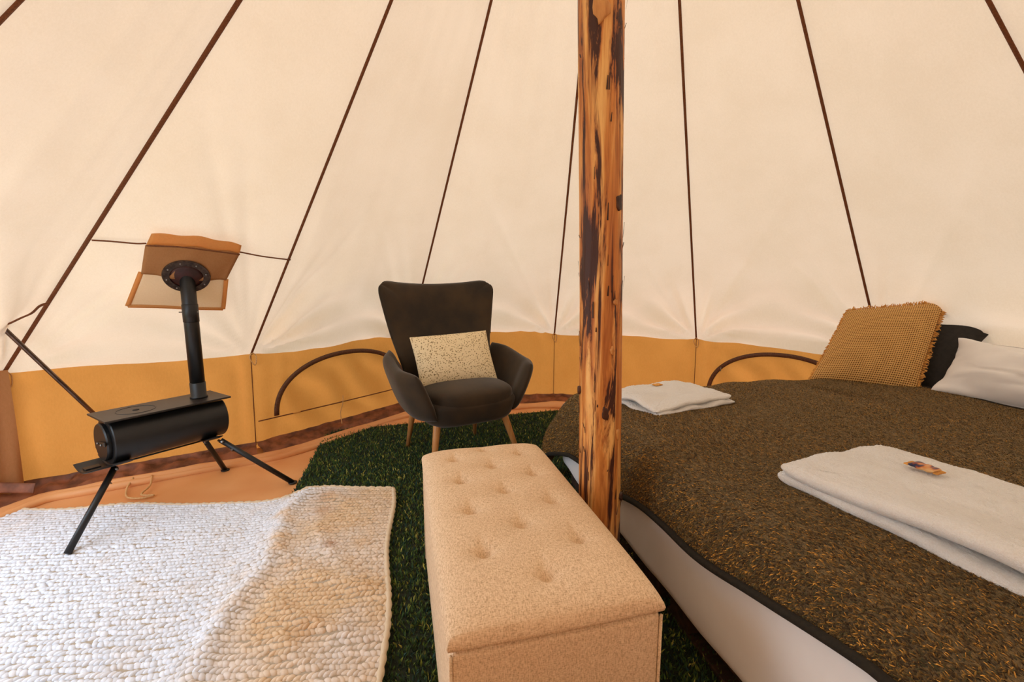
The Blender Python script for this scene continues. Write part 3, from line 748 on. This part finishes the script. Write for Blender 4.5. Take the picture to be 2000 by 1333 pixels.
def superell(name, c, h, e1, mat, par, n=40, taper=0., bulge=None):
    V = []; m = n//2
    for i in range(m+1):
        ph = -PI/2+PI*i/m
        for j in range(n):
            th = 2*PI*j/n; f = lambda w, e: math.copysign(abs(w)**e, w)
            x = f(math.cos(ph), e1)*f(math.cos(th), e1); y = f(math.cos(ph), e1)*f(math.sin(th), e1); z = f(math.sin(ph), e1)
            k = 1+taper*z
            P = Vector((c[0]+h[0]*x*k, c[1]+h[1]*y*k, c[2]+h[2]*z))
            if bulge: P += bulge(x, y, z)
            V.append(P)
    F = [(i*n+j, i*n+(j+1) % n, (i+1)*n+(j+1) % n, (i+1)*n+j) for i in range(m) for j in range(n)]
    return link(name, V, F, mat, par)
superell('seat_base', (0, -.02, .345), (.262, .275, .085), .45, M['velvet'], ac, 48, .10)
superell('seat_cushion', (0, -.045, .415), (.248, .262, .058), .5, M['velvet'], ac, 48, .0, lambda x, y, z: Vector((0, 0, .014*(1-x*x)*(1-y*y))))
for sx, sy, fx, fy in ((-1, -1, -.262, -.292), (1, -1, .262, -.292), (-1, 1, -.225, .270), (1, 1, .225, .270)):
    tube('leg', [(sx*.185, sy*.19, .33), (sx*.2, sy*.205, .27), (fx, fy, .006)], [.020, .0195, .0105], M['beech'], ac, 16)
tube('backrest_piping', [back_fn(math.cos(q), 1 if True else 0) if False else back_fn(max(-1, min(1, 1.35*math.cos(q))), max(-1, min(1, 1.35*math.sin(q)))) for q in [PI*k/60 for k in range(0, 61)]], .004, M['velvet'], ac, 6)
# floral cushion
fc = empty('floral_cushion', (0, 0, 0)); tag(fc, 'small rectangular cream floral cushion propped on the armchair seat', 'cushion')
mw = Matrix.Translation((-.313, 2.54, 0)) @ Matrix.Rotation(math.radians(29), 4, 'Z')
q4 = [mw @ Vector(p) for p in ((-.235, -.06, .462), (.215, -.085, .462), (.215, .065, .73), (-.245, .085, .715))]
quad_slab('cover', *q4, .058, M['floral'], fc, 2.6, .55, .03, nu=40, nv=30)

# ------------------------------------------------------------------ stove
st = empty('wood_stove', (-1.58, 1.985, 0), math.radians(-33)); tag(st, 'black portable wood burning tent stove on splayed legs, left of the armchair', 'stove')
V = []; prof = []
R = .10; zc = .372
for k in range(33):
    q = math.radians(125)+math.radians(290)*k/32; prof.append((R*math.cos(q), zc+R*math.sin(q)))
def barrel(y0, y1, sc=1.0, name='firebox', mat=M['stove'], cap=True):
    V = []; m = len(prof)
    ys = [(y0, sc*.97), (y0+.004, sc), (y1-.004, sc), (y1, sc*.97)]
    for y, k in ys:
        for x, z in prof: V.append((x*k, y, zc+(z-zc)*k))
    F = [(i*m+j, i*m+(j+1) % m, (i+1)*m+(j+1) % m, (i+1)*m+j) for i in range(3) for j in range(m)]
    if cap: F.append(tuple(range(m))); F.append(tuple(3*m+j for j in range(m))[::-1])
    o = link(name, V, F, mat, st); return o
o = barrel(-.20, .235)
md = o.modifiers.new('e', 'EDGE_SPLIT'); md.split_angle = .6
box('top_plate', (0, 0.0125, .473), (.21, .475, .008), M['plate'], st, .0015, 1)
ym = Matrix.Rotation(PI/2, 4, 'X')
dr = lathe('door', [(.078, 0), (.080, .006), (.080, .014), (.076, .019), (.0005, .020)], M['stove'], st, 40, Matrix.Translation((-.006, -.199, .368)) @ ym)
dr.modifiers.new('e', 'EDGE_SPLIT').split_angle = .5
box('latch', (.038, -.226, .372), (.085, .006, .018), M['plate'], dr, .002, 1, ('Y', math.radians(-8)))
box('hinge', (-.094, -.205, .345), (.014, .016, .05), M['stove'], dr, .003, 1)
for x in (.012, .05): lathe('bolt', [(.005, 0), (.005, .004), (.001, .006)], M['steel'], dr, 10, Matrix.Translation((x, -.229, .372)) @ ym)
lathe('rim_ring', [(.098, 0), (.1015, .002), (.1015, .012), (.098, .014)], M['stove'], st, 48, Matrix.Translation((0, -.196, zc)) @ ym) if False else None
tr = slab('ash_tray', lambda u, v: Vector((.075*u, -.235+.06*v, .268+.016*u*u)), 20, 14, .004, M['stove'], st, 8)
box('vent_slide', (0, -.255, .276), (.035, .05, .005), M['plate'], st, .001, 1)
# cooking ring engraved on the plate
def ringtube(r, z, cy, a0=0, a1=360, rr=.0012):
    return [(r*math.cos(math.radians(a)), cy+r*math.sin(math.radians(a)), z) for a in np.linspace(a0, a1, 40)]
V_, F_ = tube_geo(ringtube(.068, .4772, -.09), .0014, 6); link('hotplate_ring', V_, F_, M['stove'], st)
lathe('hotplate_hole', [(.012, .4772), (.012, .4782), (.0005, .4783)], M['black_hole'], st, 20, Matrix.Translation((.0, -.09, 0)))
# leg brackets, legs
for y in (-.175, .165): slab('leg_bracket', lambda u, v, y=y: Vector((.105*u*(.9 if y < 0 else 1), y+.035*v, .272+.022*u*u)), 20, 10, .006, M['stove'], st, 8)
legs = [((.03, -.19, .262), (.127, -.403, .004)), ((-.085, .18, .272), (-.205, .30, .004)), ((.095, .19, .272), (.275, .415, .004))]
lw = Matrix.Translation((-1.58, 1.985, 0)) @ Matrix.Rotation(math.radians(-33), 4, 'Z'); li = lw.inverted()
wf = [(-1.663, 1.573, .022), (-1.563, 2.357, .004), (-1.121, 2.202, .006)]
for (a, b_), wpt in zip(legs, wf):
    b2 = li @ Vector(wpt); a = Vector(a)
    lg = tube('leg', [a, a.lerp(b2, .5), b2], .0122, M['stove'], st, 14)
    if wpt is not wf[0]: lathe('foot_pad', [(.021, -.002), (.021, .003), (.005, .004)], M['stove'], lg, 18, Matrix.Translation(b2))
    tube('hinge_pin', [a+Vector((-.02, 0, -.006)), a+Vector((.02, 0, -.006))], .006, M['steel'], lg, 10)
    m_ = a.lerp(b2, .14)
    tube('pin_chain', [m_+Vector((.014*math.sin(k*1.05)+.004*math.sin(k*5), .006*math.cos(k*2), .014*math.cos(k*1.05)-.012)) for k in range(13)], .0018, M['steel'], lg, 5)
tube('brace_rod', [(.0, -.17, .262), (.0, .17, .262)], .004, M['stove'], st, 8)
# flue
fx, fy = .0, .155
fl = empty('flue_pipe', st.matrix_world @ Vector((0, 0, 0)) if False else lw @ Vector((fx, fy, 0))); tag(fl, 'black flue pipe rising from the stove through the canvas', 'flue')
zt = 1.20
lathe('pipe', [(.0305, .478), (.0305, zt)], M['stove'], fl, 32)
lathe('pipe_collar', [(.036, .477), (.036, .485), (.0325, .487), (.0325, .55), (.0305, .552)], M['stove'], fl, 32)
lathe('pipe_sleeve', [(.0305, .838), (.0325, .84), (.0325, .92), (.0305, .922)], M['stove'], fl, 32)
dm = tube('damper_spindle', [(-.046, -.01, .885), (.036, .0, .885)], .0025, M['steel'], fl, 8)
# flange ring in canvas plane
P = Vector(fl.location); d = n5.dot(Vector((P.x, P.y, 0))-AP); z_hit = -(d-.047)/n5.z; ctr = Vector((P.x, P.y, z_hit))
fg = empty('flue_flange', ctr); tag(fg, 'round dark metal flange with rivets around the flue in the canvas', 'flange')
rotm = n5.to_track_quat('Z', 'Y').to_matrix().to_4x4()
lathe('ring', [(.062, .016), (.090, .016), (.092, .020), (.090, .026), (.064, .026), (.062, .016)], M['ring'], fg, 48, rotm).modifiers.new('e', 'EDGE_SPLIT').split_angle = .5
o = lathe('seal', [(.033, .017), (.065, .017), (.065, .0225), (.050, .0235), (.033, .030)], M['red_seal'], fg, 48, rotm)
for k in range(8):
    q = 2*PI*k/8+.2; lathe('rivet', [(.0045, .025), (.004, .028), (.001, .030)], M['steel'], fg, 8, rotm @ Matrix.Translation((.077*math.cos(q), .077*math.sin(q), 0)))
# cord lying on the groundsheet
o = tube('guy_cord', smooth_path([(-1.93, 2.20, .035), (-1.90, 2.12, .012), (-1.83, 2.04, .008), (-1.76, 2.03, .008), (-1.72, 2.06, .008)]+[(-1.78, 2.03+.03, .012), (-1.80, 2.14, .02), (-1.86, 2.23, .03)]), .0045, M['cord'])
tag(o, 'loop of cream cord lying on the groundsheet under the stove', 'cord')
# metal door pole, foot pushed into the wall skirt
a = place(240, 862, 2.30); b_ = place(0, 635, 1.92); dr_ = (b_-a)
o = tube('door_pole', [a, a+dr_*.4, a+dr_*1.0, a+dr_*1.06], .0095, M['rod'] if 'rod' in M else pbr('bronze_steel_rod', lin(120, 100, 88), lin(90, 74, 66), 20, rough=.3, metal=.9, bs=.03), None, 14)
tag(o, 'thin metal door pole slanting down behind the stove from the left edge', 'tent pole')
sm = [b_, place(14, 634, 1.90), place(40, 622, 1.90), place(62, 612, 1.90), place(78, 598, 1.92), place(97, 592, 1.95)]
tube('tie_strap', smooth_path(sm), .008, M['webbing'], o, 6, .3)

# ------------------------------------------------------------------ rugs
# green shag
SQ = [Vector((-1.24, 2.95, 0)), Vector((.36, 3.43, 0)), Vector((.95, .45, 0)), Vector((-.66, .20, 0))]
sr = empty('shag_rug', (0, 0, 0)); tag(sr, 'dark green shag rug under the armchair and bench', 'rug')
V = []
for j in range(30):
    for i in range(20): P = SQ[0].lerp(SQ[1], i/19).lerp(SQ[3].lerp(SQ[2], i/19), j/29); V.append((P.x, P.y, .010))
o = link('backing', V, grid_faces(20, 30), M['shag_base'], sr); o.modifiers.new('s', 'SOLIDIFY').thickness = .008
def whiterug_xy(u, v):     # u 0..1 left->right, v 0..1 far->near
    TL, TR, BR2, BL2 = np.array((-2.39, 1.885)), np.array((-.575, 2.075)), np.array((-.13, .15)), np.array((-2.02, .02))
    a = TL*(1-u)[..., None]+TR*u[..., None]; b = BL2*(1-u)[..., None]+BR2*u[..., None]
    P = a*(1-v)[..., None]+b*v[..., None]
    e = np.exp(-(v/.06)**2)
    P[..., 1] += e*(.055*np.exp(-((u-.80)/.07)**2)-.045*np.exp(-((u-.62)/.12)**2)+.012*np.sin(u*23))
    P[..., 0] += np.exp(-((1-u)/.05)**2)*.010*np.sin(v*17+.5)
    return P
n = 105000
uu, vv = rng.random(n), rng.random(n)**.85
A0, A1, A2, A3 = [np.array(q[:2]) for q in SQ]
top = A0*(1-uu)[:, None]+A1*uu[:, None]; bot = A3*(1-uu)[:, None]+A2*uu[:, None]; xy = top*(1-vv)[:, None]+bot*vv[:, None]
xy += rng.normal(0, .004, xy.shape)
# keep only what is not under the bed, bench or knitted rug
tt = (xy-np.array(K0[:2]))@np.array(UX[:2]); s_s = (xy-np.array(K0[:2]))@np.array(US[:2])
keep = ~((tt > .12) & (s_s > .1))
c14, s14 = math.cos(math.radians(14)), math.sin(math.radians(14)); bx = (xy-np.array((.0, 1.175)))@np.array((c14, s14)); by = (xy-np.array((.0, 1.175)))@np.array((-s14, c14))
keep &= ~((np.abs(bx+.01) < .19) & (np.abs(by) < .41))
ex = np.array((-.13, .15))-np.array((-.575, 2.075)); cr = (xy[:, 0]+.575)*ex[1]-(xy[:, 1]-2.075)*ex[0]     # >0 left of the edge... tested by sign
left = (xy[:, 0] < -.575+(xy[:, 1]-2.075)*ex[0]/ex[1]-.03) & (xy[:, 1] < 2.02)
keep &= ~left
xy = xy[keep]; n = len(xy)
h = rng.uniform(.014, .030, n); ang = rng.uniform(0, 2*PI, n); lean = rng.uniform(.004, .016, n); wd = rng.uniform(.0013, .0028, n); a2 = rng.uniform(0, 2*PI, n)
b0 = np.c_[xy, np.full(n, .009)]; wv = np.c_[np.cos(a2)*wd, np.sin(a2)*wd, np.zeros(n)]; ln = np.c_[np.cos(ang)*lean, np.sin(ang)*lean, np.zeros(n)]
V = np.stack([b0-wv, b0+wv, b0+wv*1.2+ln*.4+np.c_[np.zeros((n, 2)), h*.65], b0-wv*1.2+ln*.4+np.c_[np.zeros((n, 2)), h*.65], b0+ln+np.c_[np.zeros((n, 2)), h]], 1).reshape(-1, 3)
i0 = np.arange(n)[:, None]*5
F = np.concatenate([i0+np.array([0, 1, 2]), i0+np.array([0, 2, 3]), i0+np.array([3, 2, 4])])
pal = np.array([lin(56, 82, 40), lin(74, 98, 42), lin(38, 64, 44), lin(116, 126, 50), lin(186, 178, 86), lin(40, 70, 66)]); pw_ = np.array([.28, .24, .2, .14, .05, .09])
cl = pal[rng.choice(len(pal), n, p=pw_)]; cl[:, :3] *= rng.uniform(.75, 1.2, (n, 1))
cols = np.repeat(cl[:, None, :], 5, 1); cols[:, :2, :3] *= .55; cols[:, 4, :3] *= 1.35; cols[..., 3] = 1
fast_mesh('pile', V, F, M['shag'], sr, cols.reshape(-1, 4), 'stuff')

# chunky knitted rug
kr = empty('knitted_rug', (0, 0, 0)); tag(kr, 'off white chunky knitted wool rug with brown stains, in front of the stove', 'rug')
def rug_h(P, u, v):
    x, y = P[..., 0], P[..., 1]
    base = .008+.026/(1+np.exp(-(x+1.06+(y-2.1)*.15)/.03))     # climbs on to the shag rug
    # wrinkles running diagonally
    def ridge(x0, y0, x1, y1, w, hgt):
        d = np.array((x1-x0, y1-y0)); L = np.hypot(*d); d = d/L; rx, ry = x-x0, y-y0; al = rx*d[0]+ry*d[1]; ac_ = -rx*d[1]+ry*d[0]
        ac_ = ac_+.02*np.sin(al*9)
        return hgt*np.exp(-(ac_/w)**2)/(1+np.exp(-(al)/.05))/(1+np.exp((al-L)/.05))
    base = base+ridge(-.98, 2.02, -.80, 1.0, .035, .018)+ridge(-.80, 1.75, -.50, 1.35, .03, .010)+ridge(-.86, 1.55, -.38, 1.28, .025, .012)+ridge(-.75, 1.30, -.36, 1.12, .022, .013)
    base = base+ridge(-1.70, 1.60, -1.25, 1.72, .02, .008)+ridge(-.95, 2.05, -.6, 1.9, .02, .008)+ridge(-.70, 1.20, -.45, 1.02, .02, .01)
    base = base+.004*np.sin(x*6+1)*np.sin(y*5)
    return base
NU, NV = 128, 92
iu, jv = np.meshgrid(np.arange(NU), np.arange(NV)); iu = iu.ravel(); jv = jv.ravel()
def samp(u, v):
    P = whiterug_xy(u, v); z = rug_h(P, u, v); return np.concatenate([P, z[..., None]], -1)
VV = []; FF = []; CCs = []
rowoff = (jv % 2)*.5
u = np.clip((iu+rowoff+.25)/NU+rng.normal(0, .0009, len(iu)), 0.001, .999); v = np.clip(((jv+.5)/NV)+rng.normal(0, .0011, len(iu)), .001, .999)
C0 = samp(u, v)
e = 1e-3
TU = samp(np.clip(u+e, 0, 1), v)-samp(np.clip(u-e, 0, 1), v); TU /= np.linalg.norm(TU, axis=1)[:, None]
TV = samp(u, np.clip(v+e, 0, 1))-samp(u, np.clip(v-e, 0, 1)); TV /= np.linalg.norm(TV, axis=1)[:, None]
NN = np.cross(TV, TU); NN /= np.linalg.norm(NN, axis=1)[:, None]; NN *= np.sign(NN[:, 2])[:, None]
sk = np.where(jv % 2 == 0, .55, -.55)+rng.normal(0, .15, len(iu))       # stitches slant left and right in turn
D1 = TU*np.cos(sk)[:, None]+TV*np.sin(sk)[:, None]; D2 = np.cross(NN, D1)
la = rng.uniform(.0125, .0150, len(iu)); lb = rng.uniform(.0078, .0098, len(iu)); hh = rng.uniform(.0060, .0090, len(iu))
rings = [(1.0, -.35, 10), (.98, .25, 10), (.72, .78, 10), (.30, .99, 10)]
vs = []
for rr, zz, m in rings:
    for k in range(m):
        q = 2*PI*k/m; vs.append(C0+D1*(la*rr*math.cos(q))[:, None]+D2*(lb*rr*math.sin(q))[:, None]+NN*(hh*zz+.003)[:, None])
vs = np.stack(vs, 1); nvp = vs.shape[1]
i0 = np.arange(len(iu))[:, None]*nvp; fs = []
for r_ in range(3):
    for k in range(10): fs.append(i0+np.array([r_*10+k, r_*10+(k+1) % 10, (r_+1)*10+(k+1) % 10, (r_+1)*10+k]))
for k in range(4): fs.append(i0+np.array([30+k, 30+k+1, 30+9-k-1, 30+9-k]))
F = np.concatenate(fs)
# wool colour; white-to-beige split partly paints cool and warm light, stains are real
x, y = C0[:, 0], C0[:, 1]
white = np.array(lin(226, 230, 240)[:3]); beige = np.array(lin(222, 194, 160)[:3]); stain = np.array(lin(176, 118, 62)[:3])
nzv = np.array([noise.fractal(Vector((a*2.5, b*2.5, 0)), .8, 2, 4) for a, b in zip(x, y)]); nz2 = np.array([noise.fractal(Vector((a*9, b*9, 5)), .8, 2, 3) for a, b in zip(x, y)])
edge_ = 1/(1+np.exp(-(x+.90+(y-1.5)*.16+.10*nz2)/.035))
mixb = np.clip(edge_*(.75+.5*nzv)+.25*np.clip(nz2-.1, 0, 1), 0, 1)[:, None]
c_ = white*(1-mixb)+beige*mixb
st_ = np.clip((nz2+nzv*.6-.25)*2.2, 0, 1)*edge_*.10
for sx_, sy_, sr_, sa in ((-.69, 1.60, .022, .9), (-.82, 1.85, .05, .45), (-.60, 1.18, .045, .35), (-.69, 1.27, .03, .35), (-.86, 1.98, .06, .35), (-.45, 1.95, .1, .3)):
    st_ = np.maximum(st_, sa*np.exp(-(((x-sx_)**2+(y-sy_)**2)/sr_**2))*(.8+.4*nz2))
st_ = np.clip(st_, 0, 1)[:, None]; c_ = c_*(1-st_)+stain*st_
c_ *= rng.uniform(.90, 1.06, (len(c_), 1))
cols = np.repeat(np.c_[c_, np.ones(len(c_))][:, None, :], nvp, 1)
fast_mesh('stitches', vs.reshape(-1, 3), F, M['yarn'], kr, cols.reshape(-1, 4), 'stuff', True)
gu, gv = np.meshgrid(np.linspace(0, 1, 90), np.linspace(0, 1, 70)); G = samp(gu.ravel(), gv.ravel()); G[:, 2] -= .001
GC = np.tile(np.array([*lin(176, 160, 140)]), (len(G), 1))
F = np.array(grid_faces(90, 70)); bk = fast_mesh('backing', G, F, M['yarn'], kr, GC, None, True)
bk.modifiers.new('s', 'SOLIDIFY').thickness = .006
# rolled border yarn along the right and far edges
tt_ = np.linspace(0, 1, 240)
for nm, a_, b_2 in (('edge_yarn', np.ones(240), tt_), ('edge_yarn', tt_, np.zeros(240))):
    E = samp(a_, b_2); Vt, Ft = tube_geo([Vector(p)+Vector((0, 0, .004+.002*(k % 2))) for k, p in enumerate(E)], [.0065+.0045*abs(math.sin(k*.62)) for k in range(240)], 8)
    q = link(nm, Vt, Ft, M['yarn'], kr); color_attr(q.data, np.tile(np.array([*lin(218, 198, 170)]), (len(Vt), 1)))
